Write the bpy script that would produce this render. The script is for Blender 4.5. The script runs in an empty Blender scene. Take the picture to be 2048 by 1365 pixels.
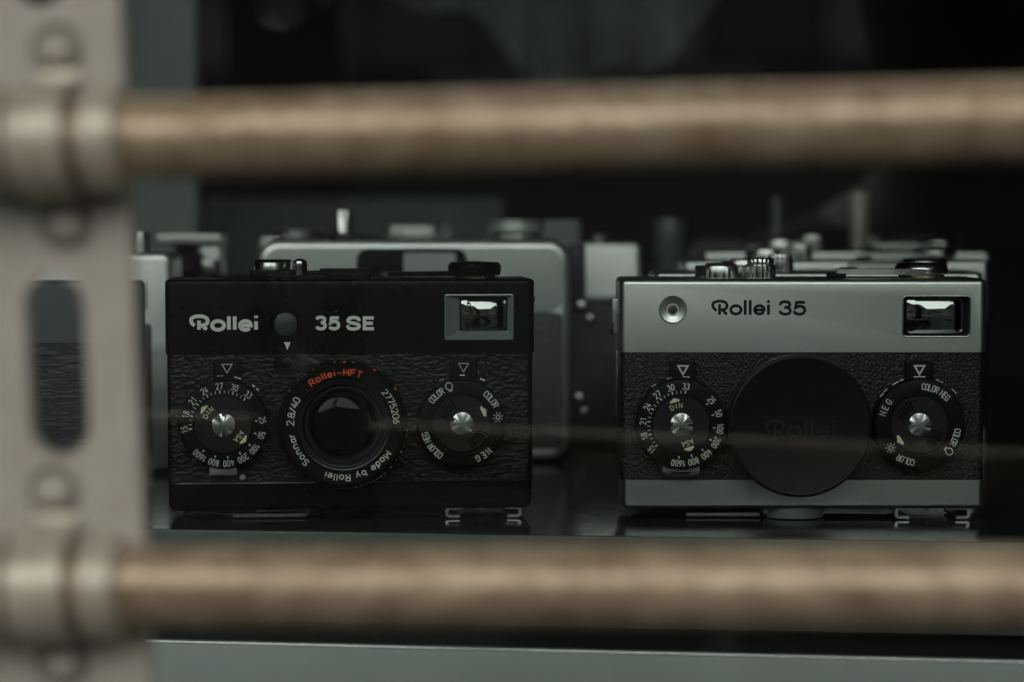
import bpy, bmesh, math, random
from math import sin, cos, tan, pi, radians as R, atan, hypot
from mathutils import Matrix, Vector
random.seed(5)
SC = bpy.context.scene
MM = 0.001
# ---------------------------------------------------------------- camera
F = 4836.0                       # focal length in photo pixels (85 mm on a 36 mm wide frame, 2048 px)
PITCH = R(2.99)
EYE = (0.0, -640.0, 81.5)        # mm; shelf top is z = 0, front of the two near cameras is y = 0
cd = bpy.data.cameras.new('view'); cam = bpy.data.objects.new('view', cd); SC.collection.objects.link(cam)
cd.lens = 85; cd.sensor_width = 36; cd.clip_start = 0.01; cd.clip_end = 400
cam.location = [c * MM for c in EYE]; cam.rotation_euler = (pi / 2 - PITCH, 0, 0)
cd.dof.use_dof = True; cd.dof.focus_distance = 0.640; cd.dof.aperture_fstop = 9.6; cd.dof.aperture_blades = 0
SC.camera = cam
# ---------------------------------------------------------------- world: an overcast street behind the photographer
W = bpy.data.worlds.new('World'); SC.world = W; W.use_nodes = True
WORLD_STRENGTH = 1.0
def build_world():
    nt = W.node_tree; N = nt.nodes; L = nt.links; N.clear()
    out = N.new('ShaderNodeOutputWorld'); bg = N.new('ShaderNodeBackground'); L.new(bg.outputs[0], out.inputs[0])
    bg.inputs[1].default_value = WORLD_STRENGTH
    tc = N.new('ShaderNodeTexCoord'); sep = N.new('ShaderNodeSeparateXYZ'); L.new(tc.outputs['Generated'], sep.inputs[0])
    def math_(op, a, b=None, c=None):
        n = N.new('ShaderNodeMath'); n.operation = op
        for i, v in enumerate((a, b, c)):
            if v is None: continue
            if isinstance(v, (int, float)): n.inputs[i].default_value = v
            else: L.new(v, n.inputs[i])
        return n.outputs[0]
    az = math_('ARCTAN2', sep.outputs[0], math_('MULTIPLY', sep.outputs[1], -1))   # 0 = straight behind the photographer
    el = sep.outputs[2]
    comb = N.new('ShaderNodeCombineXYZ'); L.new(az, comb.inputs[0]); L.new(el, comb.inputs[1])
    def noise(scale, detail, off):
        n = N.new('ShaderNodeTexNoise'); n.inputs['Scale'].default_value = scale; n.inputs['Detail'].default_value = detail
        m = N.new('ShaderNodeMapping'); m.inputs['Location'].default_value = off; L.new(comb.outputs[0], m.inputs[0]); L.new(m.outputs[0], n.inputs[0]); return n.outputs[0]
    def ramp(v, stops):
        r = N.new('ShaderNodeValToRGB'); e = r.color_ramp.elements
        while len(e) < len(stops): e.new(0.5)
        for k, (p, c) in enumerate(stops): e[k].position = p; e[k].color = (*c, 1)
        L.new(v, r.inputs[0]); return r.outputs[0]
    def mix(f, a, b):
        m = N.new('ShaderNodeMix'); m.data_type = 'RGBA'
        for s, v in ((m.inputs[0], f), (m.inputs[6], a), (m.inputs[7], b)):
            if isinstance(v, tuple): s.default_value = (*v, 1)
            elif isinstance(v, float): s.default_value = v
            else: L.new(v, s)
        return m.outputs[2]
    # facades: blocks of pale wall, dark shop fronts, lit signs
    br = N.new('ShaderNodeTexBrick'); L.new(comb.outputs[0], br.inputs[0]); br.inputs['Scale'].default_value = 9.0
    br.inputs['Color1'].default_value = (.04, .045, .042, 1); br.inputs['Color2'].default_value = (.34, .36, .35, 1); br.inputs['Mortar'].default_value = (.02, .022, .02, 1)
    br.inputs['Brick Width'].default_value = .42; br.inputs['Row Height'].default_value = .28; br.inputs['Mortar Size'].default_value = .015
    fac = mix(noise(3.0, 3, (4, 1, 0)), (.03, .033, .03), br.outputs[0])
    roofline = math_('ADD', math_('MULTIPLY', noise(2.2, 1, (0, 7, 0)), .16), .16)
    sky = mix(math_('MULTIPLY', math_('SUBTRACT', el, .2), 1.3), (3.3, 3.3, 3.2), (3.9, 3.95, 4.0))
    up = math_('GREATER_THAN', el, roofline)
    ground = mix(noise(7, 2, (2, 2, 2)), (.10, .103, .095), (.16, .163, .15))
    isg = math_('LESS_THAN', el, -.10)
    c = mix(up, fac, sky); c = mix(isg, c, ground)
    L.new(c, bg.inputs[0])
build_world()
SC.view_settings.view_transform = 'Standard'; SC.view_settings.look = 'None'
SC.view_settings.exposure = 0.0; SC.view_settings.gamma = 1.0; SC.view_settings.use_curve_mapping = False
SC.cycles.max_bounces = 10; SC.cycles.transparent_max_bounces = 16; SC.cycles.use_denoising = True

# ---------------------------------------------------------------- measuring: photo pixel -> millimetres on a plane
def ray(px, py):
    u = -(py - 682.5) / F
    return ((px - 1024) / F, cos(PITCH) + u * sin(PITCH), u * cos(PITCH) - sin(PITCH))
def on_plane(px, py, root, yaw, yl):
    w = ray(px, py); n = (-sin(yaw), cos(yaw)); t = (cos(yaw), sin(yaw))
    c = (EYE[0] - root[0], EYE[1] - root[1])
    k = (yl - (c[0] * n[0] + c[1] * n[1])) / (w[0] * n[0] + w[1] * n[1])
    p = (EYE[0] + k * w[0] - root[0], EYE[1] + k * w[1] - root[1], EYE[2] + k * w[2])
    return p[0] * t[0] + p[1] * t[1], p[2]
def world_at(px, py, depth):                      # depth: mm from the photographer along y
    w = ray(px, py); k = depth / w[1]
    return (EYE[0] + k * w[0], EYE[1] + depth, EYE[2] + k * w[2])

# ---------------------------------------------------------------- materials
MATS = {}
def mat(name, base, rough=.5, metal=0.0, bump=None, var=None, coat=0.0, spec=.5, aniso=0.0, emit=None, smudge=0.0, alpha=None):
    """bump=(scale, strength, distance_mm, kind, stretch); var=(scale, amount, colour)"""
    if name in MATS: return MATS[name]
    m = bpy.data.materials.new(name); MATS[name] = m; m.use_nodes = True; nt = m.node_tree; N = nt.nodes; L = nt.links
    b = N['Principled BSDF']; b.inputs['Base Color'].default_value = (*base, 1); b.inputs['Roughness'].default_value = rough
    b.inputs['Metallic'].default_value = metal; b.inputs['Coat Weight'].default_value = coat; b.inputs['Coat Roughness'].default_value = .15
    b.inputs['Specular IOR Level'].default_value = spec
    tc = N.new('ShaderNodeTexCoord')
    def noise(scale, detail=3, rough_=.55, st=(1, 1, 1)):
        mp = N.new('ShaderNodeMapping'); mp.inputs['Scale'].default_value = st; L.new(tc.outputs['Object'], mp.inputs[0])
        n = N.new('ShaderNodeTexNoise'); n.inputs['Scale'].default_value = scale; n.inputs['Detail'].default_value = detail; n.inputs['Roughness'].default_value = rough_
        L.new(mp.outputs[0], n.inputs[0]); return n.outputs[0]
    if bump:
        sc, st, dist, kind, stretch = bump
        if kind == 'leather':
            mp = N.new('ShaderNodeMapping'); mp.inputs['Scale'].default_value = stretch; L.new(tc.outputs['Object'], mp.inputs[0])
            wn = N.new('ShaderNodeTexNoise'); wn.inputs['Scale'].default_value = sc * .6; L.new(mp.outputs[0], wn.inputs[0])
            ma = N.new('ShaderNodeMix'); ma.data_type = 'VECTOR'; ma.inputs[0].default_value = .0006; 
            ad = N.new('ShaderNodeVectorMath'); ad.operation = 'MULTIPLY_ADD'; L.new(wn.outputs['Color'], ad.inputs[0]); ad.inputs[1].default_value = (1.2 / sc,) * 3; L.new(mp.outputs[0], ad.inputs[2])
            N.remove(ma)
            v = N.new('ShaderNodeTexVoronoi'); v.feature = 'SMOOTH_F1'; v.inputs['Scale'].default_value = sc; v.inputs['Smoothness'].default_value = .6; L.new(ad.outputs[0], v.inputs['Vector'])
            inv = N.new('ShaderNodeMath'); inv.operation = 'MULTIPLY'; inv.inputs[1].default_value = -1.0; L.new(v.outputs['Distance'], inv.inputs[0])
            n2 = noise(sc * 2.5, 3, .6, stretch)
            s = N.new('ShaderNodeMath'); s.operation = 'MULTIPLY_ADD'; L.new(n2, s.inputs[0]); s.inputs[1].default_value = .35; L.new(inv.outputs[0], s.inputs[2]); h = s.outputs[0]
        elif kind == 'wrinkle':
            n1 = noise(sc, 4, .6, stretch)
            a = N.new('ShaderNodeMath'); a.operation = 'SUBTRACT'; L.new(n1, a.inputs[0]); a.inputs[1].default_value = .5
            bb = N.new('ShaderNodeMath'); bb.operation = 'ABSOLUTE'; L.new(a.outputs[0], bb.inputs[0])
            p = N.new('ShaderNodeMath'); p.operation = 'POWER'; L.new(bb.outputs[0], p.inputs[0]); p.inputs[1].default_value = .5; h = p.outputs[0]
        else:
            h = noise(sc, 4, .6, stretch)
        bn = N.new('ShaderNodeBump'); bn.inputs['Strength'].default_value = st; bn.inputs['Distance'].default_value = 1; bn.inputs['Distance'].default_value = dist * MM
        L.new(h, bn.inputs['Height']); L.new(bn.outputs[0], b.inputs['Normal'])
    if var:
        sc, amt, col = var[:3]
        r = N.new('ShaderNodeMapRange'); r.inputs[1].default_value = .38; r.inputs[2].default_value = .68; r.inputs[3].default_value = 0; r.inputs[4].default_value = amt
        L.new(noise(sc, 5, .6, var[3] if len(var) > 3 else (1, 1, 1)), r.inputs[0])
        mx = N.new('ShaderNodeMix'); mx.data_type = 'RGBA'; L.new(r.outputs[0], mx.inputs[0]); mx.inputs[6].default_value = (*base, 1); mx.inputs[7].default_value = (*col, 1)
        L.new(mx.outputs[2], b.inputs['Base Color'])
    if smudge:
        r = N.new('ShaderNodeMapRange'); r.inputs[1].default_value = .3; r.inputs[2].default_value = .7
        r.inputs[3].default_value = max(.02, rough - smudge); r.inputs[4].default_value = rough + smudge
        L.new(noise(120, 4, .65), r.inputs[0]); L.new(r.outputs[0], b.inputs['Roughness'])
    if aniso:
        b.inputs['Anisotropic'].default_value = aniso
        t = N.new('ShaderNodeTangent'); t.direction_type = 'RADIAL'; t.axis = 'Y'; L.new(t.outputs[0], b.inputs['Tangent']); b.inputs['Anisotropic Rotation'].default_value = .25
    return m
satin = mat('satin_chrome', (.46, .475, .46), .34, 1.0, bump=(2600, .2, .02, 'noise', (1, 1, 1)))
satin_far = mat('satin_chrome_worn', (.62, .63, .62), .36, .85, bump=(1500, .25, .03, 'noise', (1, 1, 1)), smudge=.06)
chrome = mat('polished_chrome', (.40, .40, .39), .22, 1.0, smudge=.08)
chrome_dull = mat('dull_chrome', (.5, .5, .48), .34, 1.0, bump=(1800, .3, .02, 'noise', (1, 1, 1)), smudge=.1)
brass = mat('worn_brass', (.42, .33, .17), .42, 1.0, bump=(2500, .5, .04, 'noise', (1, 1, 1)), var=(1400, .8, (.12, .1, .06)))
blackpaint = mat('black_enamel', (.0022, .0024, .0022), .30, 0, spec=.15, bump=(1800, .22, .02, 'noise', (1, 1, 1)), smudge=.07)
blackplastic = mat('black_plastic', (.003, .0032, .0032), .48, 0, spec=.15, bump=(2200, .25, .02, 'noise', (1, 1, 1)), smudge=.06)
mattblack = mat('matt_black', (.005, .005, .005), .75, 0, spec=.2)
dialblack = mat('anodised_black', (.0025, .0028, .0028), .42, 0, spec=.15, bump=(3000, .3, .015, 'noise', (1, 1, 1)))
discblack = mat('gloss_black_disc', (.004, .004, .004), .5, 0, spec=.3)
capblack = mat('lens_cap_black', (.004, .004, .004), .42, 0, spec=.2, bump=(1500, .25, .02, 'noise', (1, 1, 1)), var=(300, .35, (.014, .014, .014)))
leather_fine = mat('fine_grain_leatherette', (.0045, .0045, .0043), .42, 0, bump=(1500, 1.0, .28, 'leather', (1, 1, 1)), spec=.36)
leather_wrinkled = mat('wrinkled_leatherette', (.003, .003, .0029), .38, 0, bump=(980, 1.0, .22, 'leather', (.75, 1, 1.1)), spec=.3)
leather_wavy = mat('wavy_grain_leather', (.03, .032, .034), .5, 0, bump=(420, 1.0, .7, 'wrinkle', (.32, 1, 1.5)), spec=.5)
leather_far = mat('dark_leatherette', (.016, .017, .017), .5, 0, bump=(600, .8, .25, 'leather', (1, 1, 1)))
white = mat('white_enamel', (.66, .68, .64), .6, 0)
offwhite = mat('engraved_white', (.50, .52, .49), .6, 0)
cream = mat('cream_enamel', (.62, .60, .42), .6, 0)
redpaint = mat('orange_red_enamel', (.80, .10, .015), .5, 0)
inkblack = mat('black_filling', (.006, .006, .006), .6, 0, spec=.2)
greypaint = mat('grey_satin_paint', (.055, .06, .064), .45, 0, bump=(1500, .3, .02, 'noise', (1, 1, 1)))
finderglass = mat('coated_finder_glass', (.25, .262, .255), .04, 1.0)
lensglass = mat('coated_lens_glass', (.003, .0034, .0045), .07, 0, spec=.14)
meterglass = mat('meter_window', (.03, .036, .031), .4, 0, spec=.4)
clearplastic = mat('milky_clear_plastic', (.16, .185, .18), .2, 0, coat=.5, bump=(260, .4, .15, 'noise', (.3, 1, 1)))
spun = mat('spun_aluminium', (.58, .60, .59), .27, 1.0)
ringsteel = mat('lens_inner_ring', (.026, .033, .034), .3, .5)
plateMat = mat('chipped_beige_paint', (.285, .265, .222), .42, 0, bump=(260, .3, .25, 'noise', (1, 1, 1)), var=(110, .55, (.23, .195, .15)), spec=.6)
clampMat = mat('worn_beige_enamel', (.37, .325, .255), .36, .3, bump=(200, .4, .3, 'noise', (1, 1, 1)), var=(110, .6, (.20, .17, .13)), smudge=.1)
barMat = mat('weathered_bronze_paint', (.31, .235, .155), .34, .38, bump=(170, .8, .8, 'noise', (1, 1, 1)), var=(135, .75, (.15, .09, .045), (1, 1, 1)), smudge=.16)
shelfMat = mat('black_glass_shelf', (.022, .025, .0245), .15, 0, smudge=.08, var=(90, .4, (.042, .046, .045)), coat=.0)
railMat = mat('brushed_aluminium', (.38, .41, .39), .42, .3, bump=(500, .25, .06, 'noise', (.04, 1, 1)), smudge=.08)
fasciaMat = mat('grey_fascia', (.12, .135, .128), .35, .6, bump=(400, .2, .06, 'noise', (.05, 1, 1)))
wallMat = mat('dark_interior', (.012, .013, .013), .8, 0, var=(6, .7, (.03, .033, .03)))
panelMat = mat('pale_display_panel', (.42, .47, .45), .6, 0, var=(5, .8, (.22, .25, .24)))
dimMat = mat('grey_green_plastic', (.12, .135, .125), .4, 0)
dimMat2 = mat('olive_tube', (.17, .17, .12), .35, 0)

# ---------------------------------------------------------------- mesh helpers (all in mm)
class MB:
    def __init__(s): s.v = []; s.f = []; s.m = []
    def add(s, vf, mi=0, off=(0, 0, 0)):
        v, f = vf; n = len(s.v)
        s.v += [(p[0] + off[0], p[1] + off[1], p[2] + off[2]) for p in v]
        s.f += [tuple(i + n for i in q) for q in f]; s.m += [mi] * len(f); return s
def build(name, mb, mats, parent=None, loc=(0, 0, 0), rot=(0, 0, 0), solid=True, angle=32, scale=MM):
    if not isinstance(mb, MB): mb = MB().add(mb)
    me = bpy.data.meshes.new(name); me.from_pydata([tuple(c * scale for c in p) for p in mb.v], [], mb.f); me.update()
    mats = mats if isinstance(mats, (list, tuple)) else [mats]
    for m in mats: me.materials.append(m)
    me.polygons.foreach_set('material_index', mb.m)
    if solid:
        bm = bmesh.new(); bm.from_mesh(me); bmesh.ops.recalc_face_normals(bm, faces=bm.faces); bm.to_mesh(me); bm.free()
    me.polygons.foreach_set('use_smooth', [True] * len(me.polygons))
    me.set_sharp_from_angle(angle=R(angle))
    o = bpy.data.objects.new(name, me); SC.collection.objects.link(o)
    o.location = [c * scale for c in loc]; o.rotation_euler = rot
    if parent: o.parent = parent
    return o
def empty(name, loc, label, cat, yaw=0, group=None, rot=None):
    o = bpy.data.objects.new(name, None); SC.collection.objects.link(o); o.empty_display_size = .02
    o.location = [c * MM for c in loc]; o.rotation_euler = rot or (0, 0, yaw); tag(o, label, cat, group); return o
def tag(o, label=None, cat=None, group=None, kind=None):
    if label: o['label'] = label
    if cat: o['category'] = cat
    if group: o['group'] = group
    if kind: o['kind'] = kind
    return o
def rrect(w, h, r, n=6):
    r = max(min(r, w / 2 - .001, h / 2 - .001), .001); pts = []
    for cx, cy, a in ((w/2-r, h/2-r, 0), (-w/2+r, h/2-r, 90), (-w/2+r, -h/2+r, 180), (w/2-r, -h/2+r, 270)):
        for k in range(n + 1):
            t = R(a + 90 * k / n); pts.append((cx + r * cos(t), cy + r * sin(t)))
    return pts
def loft(loops):
    v = [p for l in loops for p in l]; n = len(loops[0]); f = []
    for i in range(len(loops) - 1):
        for j in range(n):
            a = i * n + j; b = i * n + (j + 1) % n; f.append((a, b, b + n, a + n))
    f.append(tuple(reversed(range(n)))); f.append(tuple(range((len(loops) - 1) * n, len(loops) * n)))
    return v, f
def edge_steps(r, k=5): return [(r * (1 - sin(R(90 * i / k))), r * (1 - cos(R(90 * i / k)))) for i in range(k + 1)]
def rbox(x0, x1, y0, y1, z0, z1, rv=2.0, rt=1.0, rb=1.0, n=6):
    """box with rounded upright corners and rounded top/bottom edges"""
    w, d = x1 - x0, y1 - y0; cx, cy = (x0 + x1) / 2, (y0 + y1) / 2; L = []
    if rb > 0:
        for i in range(6):
            a = R(90 * i / 5); ins = rb * (1 - sin(a)); zz = z0 + rb * (1 - cos(a)); L.append((zz, ins))
    else: L.append((z0, 0))
    if rt > 0:
        for i in range(6):
            a = R(90 * i / 5); ins = rt * (1 - cos(a)); zz = z1 - rt * (1 - sin(a)); L.append((zz, ins))
    else: L.append((z1, 0))
    return loft([[(cx + p[0], cy + p[1], z) for p in rrect(w - 2 * i, d - 2 * i, max(rv - i, .02), n)] for z, i in L])
def slab(x0, x1, z0, z1, y0, y1, rc=3.0, re=1.0, n=8, rback=.3):
    """rounded rectangle seen from the front, extruded to the back, front edge rounded"""
    w, h = x1 - x0, z1 - z0; cx, cz = (x0 + x1) / 2, (z0 + z1) / 2; L = []
    for i in range(6):
        a = R(90 * i / 5); L.append((y0 + re * (1 - sin(a)) if False else y0 + re * (1 - cos(a)) , re * (1 - sin(a))))
    L.append((y1 - rback, 0)); L.append((y1, rback))
    return loft([[(cx + p[0], y, cz + p[1]) for p in rrect(w - 2 * i, h - 2 * i, max(rc - i, .02), n)] for y, i in L])
def box(x0, x1, y0, y1, z0, z1):
    return ([(x, y, z) for z in (z0, z1) for y in (y0, y1) for x in (x0, x1)],
            [(0, 2, 3, 1), (4, 5, 7, 6), (0, 1, 5, 4), (2, 6, 7, 3), (0, 4, 6, 2), (1, 3, 7, 5)])
def prism(poly, y0, y1):
    n = len(poly); v = [(x, y0, z) for x, z in poly] + [(x, y1, z) for x, z in poly]
    return v, [tuple(range(n)), tuple(reversed(range(n, 2 * n)))] + [(i, i + n, (i + 1) % n + n, (i + 1) % n) for i in range(n)]
def lathe(prof, seg=72, axis='Y', knurl=None, depth=.2, ring=False):
    """prof: [(r, t)]; axis Y, Z or X; knurl: indices of profile points that carry the teeth"""
    v = []; f = []; idx = []
    for k, (r, t) in enumerate(prof):
        if r < 1e-6: idx.append([len(v)]); v.append((0, 0, t)); continue
        row = []
        for j in range(seg):
            rr = r - (depth if (knurl and k in knurl and j % 2) else 0); a = 2 * pi * j / seg
            row.append(len(v)); v.append((rr * sin(a), rr * cos(a), t))
        idx.append(row)
    for a, b in zip(idx, idx[1:]):
        for j in range(seg):
            j2 = (j + 1) % seg
            if len(a) == 1: f.append((a[0], b[j], b[j2]))
            elif len(b) == 1: f.append((a[j], a[j2], b[0]))
            else: f.append((a[j], a[j2], b[j2], b[j]))
    if ring:
        a, b = idx[-1], idx[0]
        for j in range(seg): f.append((a[j], a[(j + 1) % seg], b[(j + 1) % seg], b[j]))
    else:
        for end in (idx[0], idx[-1]):
            if len(end) > 1: f.append(tuple(end))
    if axis == 'Y': v = [(x, t, z) for x, z, t in v]
    elif axis == 'X': v = [(t, y, z) for y, z, t in v]
    return v, f
def tube(pts, r, seg=10):
    P = [Vector(p) for p in pts]; v = []; f = []
    for i, p in enumerate(P):
        d = (P[min(i + 1, len(P) - 1)] - P[max(i - 1, 0)]).normalized()
        up = Vector((0, 1, 0)) if abs(d.y) < .9 else Vector((0, 0, 1)); s = d.cross(up).normalized(); u = s.cross(d)
        rr = r[i] if isinstance(r, (list, tuple)) else r
        for j in range(seg): a = 2 * pi * j / seg; v.append(tuple(p + s * rr * cos(a) + u * rr * sin(a)))
    for i in range(len(P) - 1):
        for j in range(seg): a = i * seg + j; b = i * seg + (j + 1) % seg; f.append((a, b, b + seg, a + seg))
    f.append(tuple(range(seg))); f.append(tuple(range((len(P) - 1) * seg, len(P) * seg)))
    return v, f
def cut(o, cutters):
    """subtract shapes (vf tuples, in mm, in o's own frame) from o, then throw the cutters away"""
    tmp = []
    for c in cutters:
        k = build('cutter', c, [o.data.materials[0]]); k.parent = o.parent; k.location = o.location; k.rotation_euler = o.rotation_euler; tmp.append(k)
        md = o.modifiers.new('b', 'BOOLEAN'); md.operation = 'DIFFERENCE'; md.object = k; md.solver = 'EXACT'
    bpy.context.view_layer.update()
    dg = bpy.context.evaluated_depsgraph_get(); me = bpy.data.meshes.new_from_object(o.evaluated_get(dg), depsgraph=dg)
    o.modifiers.clear(); o.data = me; me.set_sharp_from_angle(angle=R(32))
    for k in tmp: bpy.data.objects.remove(k)
# ---------------------------------------------------------------- lettering drawn with strokes
def E(cx, cy, rx, ry, a0, a1, n=12): return [(cx + rx * cos(R(a0 + (a1 - a0) * k / n)), cy + ry * sin(R(a0 + (a1 - a0) * k / n))) for k in range(n + 1)]
def stad(w=1): 
    p = E(.5, .72, .5, .28, 0, 180) + E(.5, .28, .5, .28, 180, 360); return p + [p[0]]
G = {
 '0': [stad()], 'O': [stad()], '1': [[(.2, .72), (.65, 1), (.65, 0)]],
 '2': [E(.5, .72, .5, .28, 165, -25) + [(.02, 0), (1, 0)]],
 '3': [E(.46, .75, .44, .25, 150, -90), E(.46, .26, .54, .26, 90, -155)],
 '4': [[(.55, 1), (0, .28), (1, .28)], [(.72, .6), (.72, 0)]],
 '5': [[(.92, 1), (.12, 1), (.06, .52)] + E(.46, .32, .52, .32, 118, -150)],
 '6': [E(.5, .3, .48, .3, 0, 360), [(.85, 1), (.3, .72), (.03, .34)]],
 '7': [[(0, 1), (1, 1), (.4, 0)]], '8': [E(.5, .75, .42, .25, 0, 360), E(.5, .26, .5, .26, 0, 360)],
 'C': [E(.5, .7, .5, .3, 8, 180) + E(.5, .3, .5, .3, 180, 352)], 'L': [[(0, 1), (0, 0), (.95, 0)]],
 'R': [[(0, 0), (0, 1), (.5, 1)] + E(.5, .75, .46, .25, 85, -90) + [(0, .5)], [(.48, .5), (1, 0)]],
 'N': [[(0, 0), (0, 1), (1, 0), (1, 1)]], 'E': [[(.95, 1), (0, 1), (0, 0), (.95, 0)], [(0, .5), (.8, .5)]],
 'G': [E(.5, .7, .5, .3, 12, 180) + E(.5, .3, .5, .3, 180, 360) + [(1, .46), (.55, .46)]],
 'D': [[(0, 0), (0, 1), (.4, 1)] + E(.4, .5, .6, .5, 85, -85) + [(.4, 0), (0, 0)]], 'I': [[(.5, 0), (.5, 1)]],
 'A': [[(0, 0), (.5, 1), (1, 0)], [(.2, .34), (.8, .34)]],
 'S': [E(.5, .745, .45, .255, 15, 270) + E(.5, .245, .5, .245, 88, -165)],
 'H': [[(0, 0), (0, 1)], [(1, 0), (1, 1)], [(0, .5), (1, .5)]], 'F': [[(0, 0), (0, 1), (.95, 1)], [(0, .52), (.8, .52)]],
 'T': [[(.5, 0), (.5, 1)], [(0, 1), (1, 1)]], 'M': [[(0, 0), (0, 1), (.5, .3), (1, 1), (1, 0)]],
 'a': [E(.5, .33, .42, .33, 0, 360), [(.92, .68), (.92, 0)]], 'b': [E(.5, .33, .42, .33, 0, 360), [(.08, 1), (.08, 0)]],
 'd': [E(.5, .33, .42, .33, 0, 360), [(.92, 1), (.92, 0)]], 'e': [[(.06, .35), (.92, .35)] + E(.5, .34, .44, .34, 5, 318)],
 'i': [[(.5, .66), (.5, 0)], [(.5, .93), (.5, .99)]], 'l': [[(.5, 1), (.5, 0)]],
 'n': [[(.08, .68), (.08, 0)], [(.08, .4)] + E(.5, .36, .42, .32, 165, 0) + [(.92, 0)]],
 'o': [E(.5, .34, .45, .34, 0, 360)], 'r': [[(.2, .68), (.2, 0)], [(.2, .4)] + E(.62, .36, .42, .32, 165, 75)],
 'y': [[(.05, .68), (.5, .04)], [(.95, .68), (.38, -.28)]],
 '.': [[(.5, 0), (.5, .06)]], '-': [[(.1, .42), (.9, .42)]], '/': [[(.1, -.08), (.9, 1.05)]], ' ': [],
}
ADV = {'i': .45, 'l': .45, '.': .5, ' ': .75, '1': .8, 'r': .75, 'M': 1.2, 'I': .5}
def ribbon(path, w, rnd=True):
    """2D stroke as flat polygons -> (points, faces)"""
    p = [path[0]]
    for q in path[1:]:
        if hypot(q[0] - p[-1][0], q[1] - p[-1][1]) > 1e-5: p.append(q)
    closed = len(p) > 3 and hypot(p[0][0] - p[-1][0], p[0][1] - p[-1][1]) < 1e-4
    if closed: p = p[:-1]
    n = len(p); V = []; Fc = []; h = w / 2
    def nrm(a, b):
        d = hypot(b[0] - a[0], b[1] - a[1]) or 1; return (-(b[1] - a[1]) / d, (b[0] - a[0]) / d)
    for i in range(n):
        if closed: n1, n2 = nrm(p[i - 1], p[i]), nrm(p[i], p[(i + 1) % n])
        else:
            n1 = nrm(p[i - 1], p[i]) if i else nrm(p[0], p[1]); n2 = nrm(p[i], p[i + 1]) if i < n - 1 else n1
        m = (n1[0] + n2[0], n1[1] + n2[1]); l = hypot(*m)
        if l < .3: m = n2; k = 1
        else:
            m = (m[0] / l, m[1] / l); k = min(1 / max(m[0] * n1[0] + m[1] * n1[1], .35), 2.2)
        V += [(p[i][0] + m[0] * h * k, p[i][1] + m[1] * h * k), (p[i][0] - m[0] * h * k, p[i][1] - m[1] * h * k)]
    for i in range(n if closed else n - 1):
        a, b = 2 * i, 2 * ((i + 1) % n); Fc.append((a, a + 1, b + 1, b))
    if rnd and not closed:
        for (c, d) in ((0, 1), (n - 1, n - 2)):
            dx, dy = p[c][0] - p[d][0], p[c][1] - p[d][1]; a0 = math.atan2(dy, dx); s = len(V)
            V += [(p[c][0] + h * cos(a0 - pi / 2 + pi * k / 8), p[c][1] + h * sin(a0 - pi / 2 + pi * k / 8)) for k in range(9)]
            Fc.append(tuple(range(s, s + 9)))
    return V, Fc
class Ink:
    """collects flat lettering lying just in front of a surface that faces -y"""
    def __init__(s, y): s.mb = MB(); s.y = y; s.k = 0
    def poly(s, pts, faces, mi=0):
        s.k += 1; y = s.y - .0035 * (s.k % 7)
        v = [(x, y, z) for x, z in pts]; out = []
        for fc in faces:                              # face the viewer (-y)
            a = sum(pts[fc[i]][0] * pts[fc[(i + 1) % len(fc)]][1] - pts[fc[(i + 1) % len(fc)]][0] * pts[fc[i]][1] for i in range(len(fc)))
            out.append(fc if a > 0 else tuple(reversed(fc)))
        s.mb.add((v, out), mi)
    def stroke(s, path, w, rnd=True, mi=0): s.poly(*ribbon(path, w, rnd), mi)
    def solid(s, pts, mi=0): s.poly(pts, [tuple(range(len(pts)))], mi)
    def glyph(s, ch, c, u, v, w, h, sw, rnd=True, mi=0):
        for path in G[ch]:
            s.stroke([(c[0] + u[0] * (x - .5) * w + v[0] * (y - .5) * h, c[1] + u[1] * (x - .5) * w + v[1] * (y - .5) * h) for x, y in path], sw, rnd, mi)
    def arc(s, text, r, a0, a1, w, h, sw, rnd=False, mi=0, c=(0, 0)):
        adv = [ADV.get(ch, 1) for ch in text]; pos = [0]
        for i in range(1, len(text)): pos.append(pos[-1] + (adv[i - 1] + adv[i]) / 2)
        for ch, q in zip(text, pos):
            a = R(a0 + (a1 - a0) * (q / pos[-1] if pos[-1] else 0)); rr = r
            ww = w * (.2 if ch in 'Iil.' else 1.25 if ch == 'M' else 1) if ch not in 'Iil.' else w
            s.glyph(ch, (c[0] + rr * sin(a), c[1] + rr * cos(a)), (cos(a), -sin(a)), (sin(a), cos(a)), ww, h, sw, rnd, mi)
    def pol(s, r, a): return (r * sin(R(a)), r * cos(R(a)))
    def tick(s, a, r0, r1, w, mi=0): s.stroke([s.pol(r0, a), s.pol(r1, a)], w, False, mi)
    def local(s, c, a, pts):                          # points given in a frame turned clockwise by a
        a = R(a); return [(c[0] + x * cos(a) + y * sin(a), c[1] - x * sin(a) + y * cos(a)) for x, y in pts]
    def done(s, name, mats, parent, loc=(0, 0, 0)): return build(name, s.mb, mats, parent, loc, solid=False, angle=180)

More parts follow.
